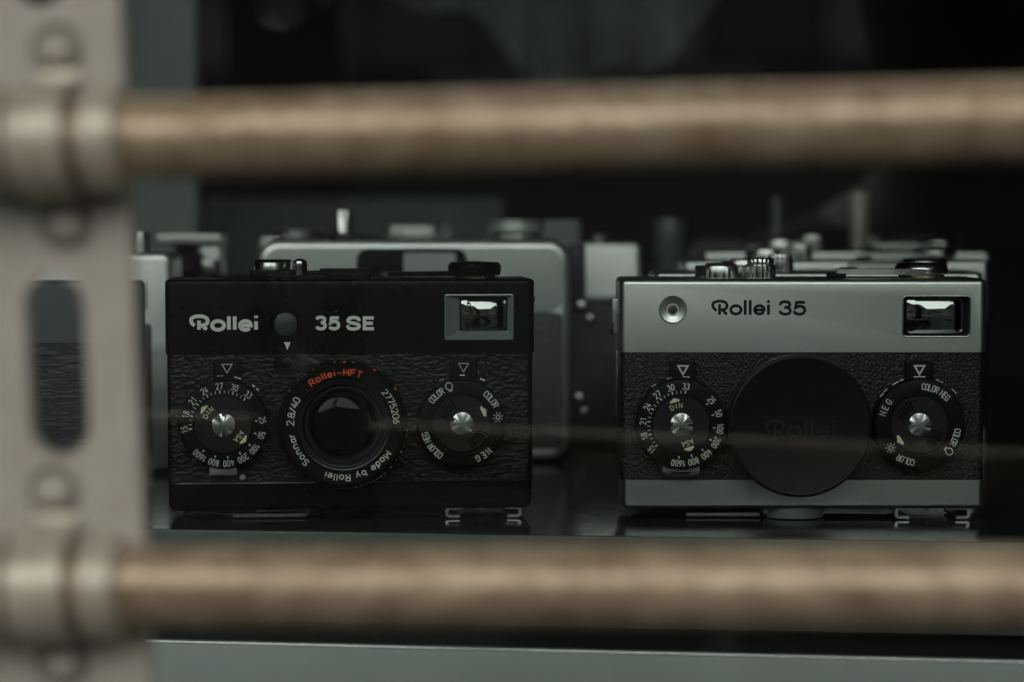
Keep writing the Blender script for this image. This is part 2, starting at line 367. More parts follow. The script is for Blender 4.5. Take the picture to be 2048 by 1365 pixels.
def catmull(P, n=6):
    out = []
    for i in range(len(P) - 1):
        p0 = P[max(i - 1, 0)]; p1 = P[i]; p2 = P[i + 1]; p3 = P[min(i + 2, len(P) - 1)]
        for k in range(n):
            t = k / n
            out.append(tuple(.5 * (2 * p1[j] + (p2[j] - p0[j]) * t + (2 * p0[j] - 5 * p1[j] + 4 * p2[j] - p3[j]) * t * t + (3 * p1[j] - p0[j] - 3 * p2[j] + p3[j]) * t ** 3) for j in (0, 1)))
    return out + [P[-1]]
def ell(cx, cy, rx, ry, a0=0, a1=360, n=28): return [(cx + rx * cos(R(a0 + (a1 - a0) * k / n)), cy - ry * sin(R(a0 + (a1 - a0) * k / n))) for k in range(n + 1)]
LOGO = [   # the maker's word mark as strokes
    catmull([(792, 304), (768, 280), (757, 250), (763, 222), (790, 205), (830, 198), (872, 200), (905, 212), (925, 236), (926, 268), (905, 291), (868, 302), (846, 304)]),
    [(872, 302), (917, 348)], [(838, 248), (838, 348)],
    ell(1035, 302, 62, 50), [(1147, 199), (1147, 348)], [(1207, 199), (1207, 348)],
    [(1262, 303), (1374, 303)] + ell(1318, 302, 57, 50, 8, 320)[1:], [(1427, 254), (1427, 348)], [(1425.5, 203), (1428.5, 203)]]
N35 = [catmull([(1570, 232), (1590, 210), (1630, 204), (1668, 213), (1684, 238), (1668, 265), (1632, 274)]),
       catmull([(1632, 274), (1672, 282), (1690, 310), (1676, 342), (1636, 355), (1592, 348), (1568, 327)]),
       [(1852, 212), (1766, 212)] + catmull([(1752, 278), (1785, 261), (1825, 260), (1858, 282), (1862, 318), (1838, 347), (1798, 355), (1758, 345), (1740, 330)])]

# ---------------------------------------------------------------- shared small pieces of the two near cameras
def speed_dial(parent, c, yf, r, off, din, name='film_speed_dial', thin=.16):
    """c: (x, z) centre; yf: y of the face; off: rotation of the scale; din: rotation of the inner disc"""
    d = -yf
    o = build(name, lathe([(r - .25, .6 + d), (r, .3 + d), (r, .55), (r - .35, .12), (r - 1.0, 0.0), (8.0, 0), (7.9, .25), (0, .25)], 180, 'Y', (1, 2), .28), dialblack, parent, (c[0], yf, c[1]))
    inner = build('pointer_disc', lathe([(7.55, .3), (7.55, -.1), (7.4, -.22), (0, -.22)], 96), discblack, o)
    a = [R(x) for x in range(0, 360, 5)]
    sc = build('slotted_screw', screw_shape(3.05), spun, o, (0, -.5, 0), rot=(0, R(SCREW[name, round(off)]), 0), angle=50)
    ink = Ink(-.03)
    for k, t in enumerate(('33', '30', '27', '24', '21', '18', '15')):
        ang = 6.4 - 22.73 * k + off
        ink.arc(t, 10.2, ang - 2.9, ang + 2.9, .68, 1.55, thin + .08)
    for k in range(19):
        ang = 6.4 - 7.577 * k + off; ink.tick(ang, 8.25, 9.05 if k % 3 else 9.1, .34 if k % 3 == 0 else .17)
    for ang, t in zip((50.6, 72.7, 95.3, 117.4, 139.9, 161.8, 184.4), ('25', '50', '100', '200', '400', '800', '1600')):
        s = 2.9 * (len(t) - 1)
        ink.arc(t, 10.25, ang + off - s * .95, ang + off + s * .95, .62, 1.55, thin + .08); ink.tick(ang + off, 8.3, 8.95, .34)
    ink.done('scale_marking', offwhite, o)
    ik = Ink(-.27)
    for a0, word in ((din, 'DIN'), (din + 178, 'ASA')):
        ik.arc(word, 5.15, a0 - 13, a0 + 13, .8, 1.2, .19)
        ik.solid([ik.pol(6.35, a0 - 12), ik.pol(6.35, a0 + 12), ik.pol(6.75, a0 + 11), ik.pol(7.35, a0), ik.pol(6.75, a0 - 11)][::-1])
    ik.done('pointer_lettering', cream, o)
    return o
SCREW = {}
def screw_shape(r):
    pts = []
    for a in range(0, 360, 4):
        if a % 180 < 8 or a % 180 > 172: continue
        pts.append((r * cos(R(a)), r * sin(R(a))))
        if a % 180 == 172:
            s = 1 if a < 180 else -1
            w = r * sin(R(8)); pts += [(-s * (r - .72), s * w), (-s * (r - .72), -s * w)]
    mb = MB(); n = len(pts)
    # slightly bevelled disc
    v = [(x, .4, z) for x, z in pts] + [(x, .05, z) for x, z in pts] + [(x * .975, 0, z * .975) for x, z in pts]
    for i in range(n):            # turned face: very shallow waves round the rim catch the light in sectors
        x, y_, z = v[2 * n + i]; a = math.atan2(z, x)
        if hypot(x, z) > r * .9: v[2 * n + i] = (x, .0 + .055 * cos(3 * a + .6) + .035 * cos(5 * a), z)
    v.append((0, 0, 0))
    f = [tuple(range(n))] + [(2 * n + i, 2 * n + (i + 1) % n, 3 * n) for i in range(n)]
    for k in (0, n): f += [(k + i, k + (i + 1) % n, k + n + (i + 1) % n, k + n + i) for i in range(n)]
    mb.add((v, f)); return mb
def type_dial(parent, c, yf, r, off, arrow, name='film_type_dial'):
    d = -yf
    o = build(name, lathe([(r - .25, .6 + d), (r, .3 + d), (r, .55), (r - .35, .12), (r - 1.0, 0.0), (8.0, 0), (7.9, .25), (0, .25)], 180, 'Y', (1, 2), .28), dialblack, parent, (c[0], yf, c[1]))
    mb = MB().add(lathe([(7.55, .3), (7.55, -.1), (7.4, -.22), (0, -.22)], 96))
    for a0 in (-46, 134):
        for k in range(6):
            a = R(a0 + (k - 2.5) * 9); ux, uz = sin(a), cos(a)
            mb.add(rbox(-.2, .2, -.5, .1, 4.4, 6.9, .15, .1, .1, 2)[0:2] if False else
                   ([(ux * q + uz * s, y, uz * q - ux * s) for q in (4.3, 7.0) for (s, y) in ((-.26, -.2), (0, -.62), (.26, -.2))],
                    [(0, 1, 4, 3), (1, 2, 5, 4), (0, 2, 1), (3, 4, 5), (0, 3, 5, 2)]))
    build('finger_disc', mb, discblack, o, angle=30)
    build('slotted_screw', screw_shape(3.05), spun, o, (0, -.5, 0), rot=(0, R(SCREW[name, round(off)]), 0), angle=50)
    k = Ink(-.03)
    k.arc('COLOR NEG.', 10.15, 5.5 + off, 49.5 + off, .72, 1.6, .25)
    for ch, a in zip('NEG', (-73, -63.2, -53.3)): k.arc(ch, 10.15, a + off, a + off, .85, 1.6, .26)
    k.arc('.', 10.15, -48 + off, -48 + off, .8, 1.6, .26)
    k.arc('COLOR', 10.15, 98.7 + off, 119.5 + off, .76, 1.6, .25)
    k.arc('COLOR', 10.15, 190 + off, 212.3 + off, .76, 1.6, .25)
    a = 132 + off; c0 = k.pol(10.2, a)                 # lamp bulb
    bulb = [(-.38, -1.0), (-.38, -.62)] + [(-.85, 0), (-.85, .55)] + [(.85 * cos(R(t)), .55 + .75 * sin(R(t))) for t in range(165, 0, -20)] + [(.85, .55), (.85, 0), (.38, -.62), (.38, -1.0), (-.38, -1.0)]
    k.stroke(k.local(c0, a - 4, bulb), .26); k.stroke(k.local(c0, a - 4, [(-.38, -.66), (.38, -.66)]), .26, False)
    a = 231 + off; c0 = k.pol(9.7, a)                  # sun
    k.stroke(k.local(c0, a, [(.5 * cos(R(t)), .5 * sin(R(t))) for t in range(0, 361, 24)]), .22)
    for t in range(0, 360, 45): k.stroke(k.local(c0, a, [(.86 * cos(R(t + 8)), .86 * sin(R(t + 8))), (1.4 * cos(R(t + 8)), 1.4 * sin(R(t + 8)))]), .2, False)
    k.done('dial_lettering', offwhite, o)
    q = Ink(-.27); q.solid([q.pol(6.9, arrow - 13), q.pol(6.3, arrow - 11.5), q.pol(6.1, arrow + 11.5), q.pol(6.75, arrow + 13), q.pol(7.0, arrow + 5), q.pol(7.5, arrow), q.pol(7.1, arrow - 5)][::1]); q.done('pointer', cream, o)
    return o
def index_tab(parent, c, bold, w=7.2, h=4.6):
    o = build('index_tab', slab(c[0] - w / 2, c[0] + w / 2, c[1] - h, c[1] + h / 2, -1.5, .8, .6, .35), dialblack, parent)
    k = Ink(-1.53); t = [(c[0] - 1.3, c[1] + 1.15), (c[0] + 1.3, c[1] + 1.15), (c[0], c[1] - 1.1)]
    k.stroke(t + [t[0]], .42 if bold else .2); k.done('index_triangle', offwhite, o); return o
def rim_dashes(parent, c, r, y, angs, m=white):
    k = Ink(y)
    for a0, a1, w in angs:
        k.stroke([(c[0] + r * sin(R(a0 + (a1 - a0) * i / 4)), c[1] + r * cos(R(a0 + (a1 - a0) * i / 4))) for i in range(5)], w, False)
    return k.done('rim_marking', m, parent)
def hot_shoe(parent, x0, x1, z1, z0):
    mb = MB(); t = .75
    for s, xa in ((1, x0), (-1, x1)):
        path = [(xa + s * 4.0, z1 - .3), (xa + s * .9, z1 - .3)] + [(xa + s * (.9 - .9 * sin(R(q))) , z1 - .3 - .7 * (1 - cos(R(q)))) for q in (30, 60, 90)] + \
               [(xa, z0 + 1.0)] + [(xa + s * (.9 - .9 * cos(R(q))), z0 + 1.0 - .65 * sin(R(q))) for q in (30, 60, 90)] + [(xa + s * 3.4, z0 + .35)]
        pts, _ = ribbon(path, t, False); n = len(path)
        for i in range(n - 1):
            quad = [pts[2 * i], pts[2 * i + 1], pts[2 * i + 3], pts[2 * i + 2]]
            mb.add(prism(quad, 2.0, 20.0))
    xm = (x0 + x1) / 2
    mb.add(rbox(xm - .55, xm + .55, 9, 11, z0 + 1.1, z1 + .1, .3, .1, .2))
    return build('accessory_shoe', mb, chrome_dull, parent)

# ================================================================= THE SETTING
SHY = R(-6.7)    # shelf front and window run a few degrees off the photographer's plane
def rotated(v, yaw, root):
    c, s = cos(yaw), sin(yaw); return [(root[0] + x * c - y * s, root[1] + x * s + y * c, z) for x, y, z in v]
def struct(name, vf, m, **kw):
    o = build(name, vf, m, **kw); o['kind'] = 'structure'; return o
yfront = -26.0
b = rbox(-420, 520, yfront, 620, -1.6, 0, .6, .25, .25, 3)
struct('shelf', (rotated(b[0], SHY, (0, 0, 0)), b[1]), shelfMat)
b = rbox(-420, 520, yfront - .6, yfront - .05, -23.4, -.25, .2, .2, .2, 3)
struct('shelf_edge', (rotated(b[0], SHY, (0, 0, 0)), b[1]), fasciaMat)
b = box(-420, 520, yfront + 6, yfront + 30, -140, -24.6)
struct('plinth', (rotated(b[0], SHY, (0, 0, 0)), b[1]), mat('plinth_black', (.01, .011, .011), .3, 0))
b = rbox(-420, 520, yfront - 30, yfront - 27, -150, -24.1, .6, .35, .4, 4)
sill = struct('window_sill', (rotated(b[0], R(-7.6), (0, 0, 0)), b[1]), railMat)
b = rbox(-420, 520, yfront - 30.25, yfront - 29.6, -24.6, -23.95, .25, .25, .25, 4)
build('edge_highlight', (rotated(b[0], R(-7.6), (0, 0, 0)), b[1]), mat('highlight_metal', (.92, .93, .92), .22, 1.0), sill)  # bright metal strip added as the highlight line along the sill edge

# dark inside of the shop window
struct('back_wall', box(-900, 1500, 1000, 1020, -160, 760), wallMat)
PY = R(-11.67); PO = (-56, -184)
for nm, bb in (('side_wall', box(-520, -500, 12, 1500, -260, 760)), ('side_wall', box(760, 780, 12, 1500, -260, 760)), ('ceiling', box(-520, 780, 12, 1500, 560, 580))):
    struct(nm, (rotated(bb[0], PY, PO), bb[1]), wallMat)
struct('rear_floor', box(-620, 820, 640, 1000, -160, -150), wallMat)

# ================================================================= SILVER CAMERA
SROOT = ((1606 - 1024) / F * 640, 0.0); 
SCREW[('film_speed_dial', 0)] = 2; SCREW[('film_type_dial', 0)] = 8
SCREW[('film_speed_dial', 33)] = 91; SCREW[('film_type_dial', -151)] = 22
def silver_camera():
    root = empty('compact_camera', (SROOT[0], SROOT[1], 0), 'silver and black compact film camera with a round black lens cap, front of its row', 'camera', 0)
    P = lambda px, py, y=0: on_plane(px, py, SROOT, 0, y)
    zt = 64.6; zs = P(0, 705)[1]; zb = P(0, 961)[1]; z0 = P(0, 1019)[1]
    top = build('top_plate', rbox(-48.5, 48.9, 0, 28, zs, zt, 2.1, 1.5, 0, 8), satin, root)
    # viewfinder opening
    x0, z1 = P(1807, 594); x1, z2 = P(1939, 673)
    cut(top, [slab(x0, x1, z2, z1, -3, 5.5, 1.2, .02)])
    build('finder_bezel', ring_frame(x0 - .35, x1 + .35, z2 - .35, z1 + .35, .42, -.22, .3, 1.3), chrome, top)
    build('leather_covering', rbox(-48.1, 48.5, .5, 27.5, zb, zs, 1.9, 0, 0, 8), leather_fine, root)
    build('bottom_plate', rbox(-47.6, 48.7, 0.1, 28, z0, zb, 1.9, 0, 1.6, 8), satin, root)
    # viewfinder: black mask with a bulging coated window
    fw = build('viewfinder_window', finder(P(1814, 596, 2), P(1926, 667, 2), 2.2, (x0, x1, z2, z1)), [finderglass, mattblack], root)
    # light meter eye
    c = P(1346, 620, -1)
    mw = build('light_meter_eye', lathe([(3.7, .3), (3.7, -.3), (3.4, -.62), (1.75, -.35), (1.6, 0), (1.6, .2)], 72), spun, root, (c[0], 0, c[1]))
    build('meter_lens', lathe([(1.7, .25), (1.2, -.05), (0, -.15)], 40), meterglass, mw)
    # word mark
    k = Ink(-.03)
    Lp = lambda q: P(1300 + q[0] / 6.0235, 570 + q[1] / 6.0235)
    for s in LOGO + N35: k.stroke([Lp(q) for q in s], .80)
    k.done('word_mark', inkblack, top)
    # dials
    c = P(1363, 850, -5); speed_dial(root, c, -5.2, 12.1, 0, -16.5)
    c2 = P(1839, 850, -5); type_dial(root, c2, -5.2, 12.1, 0, 232)
    index_tab(root, P(1366, 741, -1.5), True); index_tab(root, P(1839, 741, -1.5), True)
    rim_dashes(root, P(1363, 850, -2), 12.75, -1.7, [(-17.5, -14.5, .2), (-13.5, -12.4, .2), (2, 5.5, .25), (6.5, 9.5, .3), (-38, -36, .2), (-35.4, -33, .2)])
    rim_dashes(root, P(1839, 850, -2), 12.75, -1.7, [(-7, 7, .22), (-34, -26, .26), (-24.5, -20, .22), (-55, -49, .2), (-47, -42, .2), (20, 24, .2), (26, 29, .2), (42, 50, .16)])
    c = P(1361, 942, -1)
    build('distance_tab', MB().add(slab(c[0] - 4.9, c[0] + 4.9, c[1] - .1, c[1] + 2.3, -3.2, 1, .3, .2)), chrome_dull, root)
    build('distance_lever', tube([(c[0] - 4.8 + 9.6 * i / 10, -3.6, c[1] - .25 - .75 * sin(pi * i / 10)) for i in range(11)], .42, 10), chrome, root)
    # lens with black cap
    c = P(1601, 853, -13)
    cp = build('lens_cap', lathe([(17.6, 13.5), (18.1, 3.5), (18.62, 3.2), (18.7, .9), (18.45, .28), (18.1, .06), (17.9, 0), (17.55, .12), (0, .12)], 160, 'Y'), capblack, root, (c[0], -13, c[1]), angle=22)
    q0 = P(1519, 834, -13); q1 = P(1679, 884, -13)
    build('cap_panel', ring_frame(q0[0] - c[0], q1[0] - c[0], q1[1] - c[1], q0[1] - c[1], .22, -.1, .2, .3), capblack, cp)
    k = Ink(.02)
    for s in LOGO: k.stroke([(.132 * (q[0] - 1093) * .16 / .132 * .82 , (-(q[1] - 275)) * .027 + 0.0) if False else ((q[0] - 1093) * .0262, -(q[1] - 275) * .0262 - .6) for q in s], .75)
    ob = k.done('cap_lettering', mat('embossed_black', (.009, .009, .009), .36, 0), cp)
    # top controls
    c = P(1440, 548, 14)
    build('rewind_release_dial', lathe([(6.9, 0), (6.9, 2.9), (6.6, 3.3), (4.2, 3.4), (3.9, 3.9), (0, 4.1)], 56, 'Z', (0, 1), .3), chrome, root, (c[0], 13, zt - .1))
    c = P(1520, 545, 12)
    build('shutter_button', lathe([(4.1, 0), (4.1, 3.3), (3.9, 3.6), (3.55, 3.6), (3.55, 4.9), (3.2, 5.3), (0, 5.5)], 44, 'Z', (0, 1, 3, 4), .28), chrome, root, (c[0], 11, zt - .1))
    c = P(1841, 540, 14)
    hub = build('wind_hub', lathe([(5.9, 0), (5.9, 1.1), (7.0, 1.3), (7.2, 2.0), (7.0, 3.0), (6.2, 3.9), (0, 4.1)], 64, 'Z', None), chrome, root, (c[0], 13, zt - .05))
    build('hub_collar', lathe([(6.2, 0), (6.2, .75), (0, .75)], 64, 'Z'), brass, hub)
    xl = P(1668, 545, 12)[0]
    build('wind_lever', lever(xl, c[0], 13, zt + .9, 1.5), chrome_dull, root)
    build('lever_grip', rbox(P(1655, 540, 6)[0], P(1690, 540, 6)[0], 3, 9, zt + .2, zt + 1.3, .5, .3, .3), mattblack, root)
    # left side: strap plate and back edge strip
    build('strap_plate', MB().add(rbox(-50.1, -48.5, 9, 14, P(0, 672)[1], P(0, 600)[1], .3, .2, .2)).add(tube([(-49.9, 8.7, P(0, 652)[1]), (-50.4, 7.6, P(0, 662)[1]), (-49.9, 8.7, P(0, 672)[1])], .45)), chrome_dull, root)
    build('side_strip', rbox(-49.0, -48.0, 12, 16, P(0, 835)[1], P(0, 708)[1], .3, .2, .2), chrome, root)
    underside(root, P, z0, (1355, 1446, 1589, 1718), (1789, 1941), True)
    return root
def lever(xa, xb, y, z, h):
    poly = [(xa, y - 8), (xa + 6, y - 10), (xb, y - 7.1), (xb + 5, y - 5), (xb + 7, y), (xb + 4, y + 5), (xb, y + 6.9), (xa + 8, y - 4.5), (xa, y - 5)]
    n = len(poly); v = [(p[0], p[1], z) for p in poly] + [(p[0], p[1], z + h) for p in poly]
    return v, [tuple(range(n)), tuple(range(n, 2 * n))] + [(i, (i + 1) % n, (i + 1) % n + n, i + n) for i in range(n)]
def ring_frame(x0, x1, z0, z1, w, y0, y1, rc):
    """thin raised rounded frame"""
    cx, cz = (x0 + x1) / 2, (z0 + z1) / 2; W_, H_ = x1 - x0, z1 - z0; L = []
    for ins, y in ((0, y1), (0.02, y0 + .12), (.15 * w, y0 + .03), (w * .5, y0), (w * .85, y0 + .04), (w, y0 + .15), (w, y1)):
        L.append([(cx + p[0], y, cz + p[1]) for p in rrect(W_ - 2 * ins, H_ - 2 * ins, max(rc - ins, .05), 8)])
    n = len(L[0]); v = [p for l in L for p in l]; f = []
    for i in range(len(L)):
        for j in range(n):
            a = i * n + j; b_ = i * n + (j + 1) % n; c = ((i + 1) % len(L)) * n; f.append((a, b_, c + (j + 1) % n, c + j))
    return v, f
def finder(p0, p1, y, hole):
    """bulging window, mat 0; the black mask round it, mat 1"""
    mb = MB(); x0, x1, z1, z0 = p0[0], p1[0], p0[1], p1[1]
    cx, cz = (x0 + x1) / 2, (z0 + z1) / 2; w, h = x1 - x0, z1 - z0; L = []
    base = rrect(w, h, 1.3, 8)
    rings = 12
    v = []; f = []
    for i in range(rings):
        s = 1 - i / rings
        for p in base:
            x, z = p[0] * s, p[1] * s; bulge = 2.0 * (1 - (x / (w / 2) * .72) ** 2 * .9 - (z / (h / 2) * .72) ** 2 * .55)
            v.append((cx + x, y - bulge + .9, cz + z))
    v.append((cx, y - 2.0 + .9, cz)); n = len(base)
    for i in range(rings - 1):
        for j in range(n): a = i * n + j; b_ = i * n + (j + 1) % n; f.append((a, b_, b_ + n, a + n))
    k = (rings - 1) * n
    for j in range(n): f.append((k + j, k + (j + 1) % n, len(v) - 1))
    f.append(tuple(range(n))[::-1])
    mb.add((v, f), 0)
    # mask: back panel
    mb.add(box(hole[0] - .5, hole[1] + .5, y + 1.4, y + 2.6, hole[2] - .5, hole[3] + .5), 1)
    return mb
def underside(root, P, z0, xs, shoe, bright):
    m = chrome_dull if bright else chrome_dull
    x0, x1, x2, x3 = [P(x, 1035, 8)[0] for x in xs]
    build('tripod_socket_plate', rbox(x1 + 10.5, P(1786 if bright else 885, 1035, 8)[0], 6, 20, 1.3, z0 + .05, .5, .2, .2), footMat if bright else blackpaint, root)
    build('rewind_disc', lathe([(2.0, z0 - 1.9), (5.3, z0 - 1.4), (6.6, z0 - .6), (7.2, z0 + .1), (0, z0 + .1)], 56, 'Z'), chrome_dull if bright else chrome_dull, root, (x0 - .0, 13, 0))
    build('rewind_crank', rbox(x1 - 10, x1 + 9.9, 7, 11, .45, 1.55, .4, .3, .3), footMat, root)
    build('frame_counter', lathe([(7.0, .15), (8.0, .4), (8.3, 1.6), (8.6, 2.2), (8.6, z0 + .05), (0, z0 + .05)], 72, 'Z'), footMat if bright else blackpaint, root, (x2, 10, 0))
    hot_shoe(root, P(shoe[0] + 4, 1035, 2)[0], P(shoe[1] - 4, 1035, 2)[0], z0 + .35, .45)

# ================================================================= BLACK CAMERA
BROOT = ((701 - 1024) / F * 640, 0.0); BYAW = R(4.9)
footMat = mat('pale_worn_nickel', (.36, .38, .36), .42, .35, bump=(900, .2, .02, 'noise', (1, 1, 1)))
def black_camera():
    root = empty('compact_camera', (BROOT[0], BROOT[1], 0), 'black compact film camera with its lens uncovered and red lettering round the glass', 'camera', BYAW)
    P = lambda px, py, y=0: on_plane(px, py, BROOT, BYAW, y)
    zt = 64.4; zs = P(690, 708)[1]; zb = P(690, 965)[1]; z0 = P(690, 1021)[1]
    top = build('top_plate', rbox(-48.8, 49.0, 0, 31, zs, zt, 2.0, 1.0, 0, 8), blackpaint, root)
    x0, z1 = P(889, 589); x1, z2 = P(1027, 680)
    cut(top, [slab(x0, x1, z2, z1, -3, 6, .5, .02)])
    build('leather_covering', rbox(-48.4, 48.6, .35, 30.6, zb, zs, 2.0, 0, 0, 8), leather_wrinkled, root)
    build('bottom_plate', rbox(-48.2, 48.3, .0, 31, z0, zb - .1, 2.2, 0, 2.0, 8), blackpaint, root)
    build('seam_line', box(-46, -6, .2, .5, zb - .1, zb + .08), chrome_dull, root)
    # viewfinder: milky bevelled surround, dark mask, bulging window
    a0, b1 = P(919, 595, 2.0); a1, b0 = P(1015, 662, 2.0)
    v = []; f = []
    L = [rr_pts(x0, x1, z2, z1, .5, .3), rr_pts(x0, x1, z2, z1, .5, -.28), rr_pts(x0 + .3, x1 - .3, z2 + .3, z1 - .3, .4, -.35)]
    for t in (.25, .5, .75, 1):
        L.append(rr_pts(x0 + .3 + (a0 - x0 - .3) * t, x1 - .3 + (a1 - x1 + .3) * t, z2 + .3 + (b0 - z2 - .3) * t, z1 - .3 + (b1 - z1 + .3) * t, .4, -.3 + 2.5 * t + .25 * sin(t * 12)))
    L.append(rr_pts(a0, a1, b0, b1, .4, 5)); L.append(rr_pts(x0, x1, z2, z1, .5, 5))
    n = len(L[0]); v = [p for l in L for p in l]
    for i in range(len(L)):
        for j in range(n): a = i * n + j; b_ = i * n + (j + 1) % n; c = ((i + 1) % len(L)) * n; f.append((a, b_, c + (j + 1) % n, c + j))
    fr = build('finder_surround', (v, f), clearplastic, top, angle=25)
    build('viewfinder_window', finder(P(922, 598, 2.4), P(1013, 660, 2.4), 2.6, (a0, a1, b0, b1)), [finderglass, mattblack], root)
    # meter eye
    c = P(571, 649, -1)
    mw = build('light_meter_eye', lathe([(4.25, .3), (4.3, -.7), (4.05, -1.0), (3.55, -1.0), (3.3, -.3), (3.15, 0), (3.15, .3)], 80), blackpaint, root, (c[0], 0, c[1]))
    build('meter_lens', lathe([(3.2, .1), (3.1, -.25), (2.6, -.5), (0, -.75)], 48), meterglass, mw)
    k = Ink(-.03)
    Lp = lambda q: P(360 + (92 + (q[0] - 740) * .945) / 4.876, 600 + (145 + (q[1] - 180) * .865) / 4.876)
    for i, s in enumerate(LOGO):
        if i == 8: s = [(1427, 192), (1427, 219)]
        k.stroke([Lp(q) for q in s], .96, False)
    L3 = lambda q: P(360 + ((1371 + (q[0] - 1626) * .70) if q[0] < 1710 else (1506 + (q[0] - 1806) * .70)) / 4.876, 600 + (160 + (q[1] - 190) * .75) / 4.876)
    for i, s in enumerate(N35):
        if i == 2: s = [(1868, 212), (1766, 212)] + s[2:]
        k.stroke([L3(q) for q in s], .85, False)
    Ls = lambda q: P(360 + q[0] / 4.876, 600 + q[1] / 4.876)
    for s in (catmull([(1748, 208), (1738, 184), (1695, 173), (1652, 182), (1640, 204), (1660, 222), (1700, 230), (1738, 242), (1746, 262), (1728, 279), (1690, 285), (1648, 277), (1632, 248)]),
              [(1889, 177), (1798, 177), (1798, 282), (1891, 282)], [(1798, 229), (1880, 229)]):
        k.stroke([Ls(q) for q in s], .86, False)
    k.solid([P(568, 685), P(581, 685), P(574.5, 701)])
    k.done('word_mark', white, top)
    # small ribbed cable socket between plate and lens
    c = P(574, 727, -1)
    build('flash_socket', lathe([(3.6, .4), (3.6, .1), (3.4, -.05), (3.0, .1), (2.7, -.1), (2.3, .05), (2.0, -.12), (1.5, .05), (1.0, -.2), (0, -.25)], 48), blackplastic, root, (c[0], 0.3, c[1]))
    c = P(447, 850, -5); speed_dial(root, c, -5.2, 11.75, 33, -50.7, thin=.12)
    c2 = P(924, 848, -5); type_dial(root, c2, -5.2, 11.75, -151, 59.7)
    index_tab(root, P(454, 738, -1.5), False); index_tab(root, P(927, 736, -1.5), False)
    rim_dashes(root, P(447, 850, -2), 12.9, -1.7, [(-7, -4, .16), (-3, 0, .16), (13, 17, .3), (18, 21, .3), (36, 40, .34), (42, 46, .34)])
    rim_dashes(root, P(924, 848, -2), 12.9, -1.7, [(-2.5, 3.5, .32), (22, 24.5, .4), (25.5, 28, .4), (-28, -22, .1)])
    c = P(447, 945, -1)
    build('distance_tab', slab(c[0] - 3.6, c[0] + 3.6, c[1] - .6, c[1] + 2.7, -3.2, 1, .3, .2), chrome_dull, root)
    build('distance_lever', tube([(c[0] - 4.0 + 7.2 * i / 10, -3.6, c[1] - 1.7 - .35 * sin(pi * i / 10)) for i in range(11)], .36, 10), chrome, root)
    c = P(485, 954, -1); build('tab_screw', lathe([(.85, .5), (.85, -.7), (.7, -.9), (0, -.9)], 24), chrome_dull, root, (c[0], -1, c[1]))
    # the lens
    c = P(687, 851, -11)
    bar = build('lens_barrel', lathe([(16.0, 11.5), (16.2, 6), (17.0, 5.5), (17.0, 1.2), (16.5, .5), (15.9, .1), (15.7, -.1), (15.35, -.1), (15.2, .25), (12.4, .35), (12.2, .9), (12.0, 1.0), (12.0, 11.5)], 144, 'Y', (2, 3), .38, True), dialblack, root, (c[0], -11, c[1]), angle=25)
    inner = build('inner_baffle', lathe([(11.95, 1.0), (11.6, 1.1), (11.2, 1.9), (10.9, 1.95), (9.9, 3.6), (9.6, 3.6), (9.4, 3.9), (9.1, 4.2), (8.9, 5.0), (8.7, 5.6), (8.6, 7.5), (11.95, 7.5)], 120, ring=True), ringsteel, bar, angle=15)
    build('front_element', lathe([(8.8, 6.2)] + [(8.7 * cos(R(t)), 6.0 - 2.6 * sin(R(t))) for t in range(0, 90, 8)] + [(0, 3.4)], 96), lensglass, bar, angle=60)
    k = Ink(.27)
    k.arc('Sonnar', 13.85, -134.5, -101, 1.15, 1.65, .27, mi=0); k.arc('2.8/40', 13.85, -87.5, -61.5, 1.1, 1.75, .25, mi=0)
    k.arc('Rollei-HFT', 13.85, -36, 17.5, 1.2, 1.65, .29, mi=1); k.arc('2775206', 13.85, 52, 86.5, 1.0, 1.6, .24, mi=2)
    k.arc('Made by Rollei', 13.85, 124.5, 200, 1.15, 1.65, .27, mi=0)
    k.done('ring_lettering', [white, redpaint, cream], bar)
    k = Ink(.25)
    for i in range(64):
        a = -82 + i * 4.1
        if random.random() < .55 and (a < -28 or a > 90 or -14 < a < 18): k.stroke([k.pol(16.6, a), k.pol(16.62, a + random.uniform(.6, 1.8))], random.uniform(.08, .2), False, 0)
    for a in (-1, 28, 53.5): k.stroke([k.pol(16.5, a), k.pol(16.5, a + 3)], .3, False, 1)
    k.done('knurl_wear', [offwhite, redpaint], bar)
    # top controls
    c = P(545, 545, 13)
    build('release_housing', MB().add(rbox(P(499, 550, 10)[0], P(590, 550, 10)[0], 7, 21, zt - .2, zt + 2.3, 1.2, .5, 0)).add(rbox(P(532, 550, 5)[0], P(660, 550, 5)[0], 4, 22, zt - .2, zt + 1.1, .8, .3, 0)), blackpaint, root)
    sb = build('shutter_dial', lathe([(4.9, 0), (4.9, 1.9), (4.6, 2.5), (0, 2.6)], 56, 'Z'), chrome, root, (P(545, 540, 12)[0], 12, zt + 2.3))
    build('dial_rim', lathe([(4.6, 0), (5.1, .1), (5.1, .5), (4.6, .75), (0, .8)], 56, 'Z'), blackpaint, sb, (0, 0, 2.0))
    k_ = lathe([(1.9, 0), (1.9, 2.5), (2.1, 3.2), (1.8, 4.3), (.9, 4.9), (0, 5.0)], 12, 'Z')
    build('release_button', k_, chrome, root, (P(600, 535, 10)[0], 9, zt + .4))
    build('flat_cover', MB().add(rbox(P(613, 545, 6)[0], P(742, 545, 6)[0], 5, 24, zt - .2, zt + 1.9, .6, .3, 0)).add(rbox(P(640, 545, 9)[0], P(738, 545, 9)[0], 9, 22, zt + 1.9, zt + 2.5, .5, .2, .0)), blackpaint, root)
    hx = P(949, 540, 13)[0]
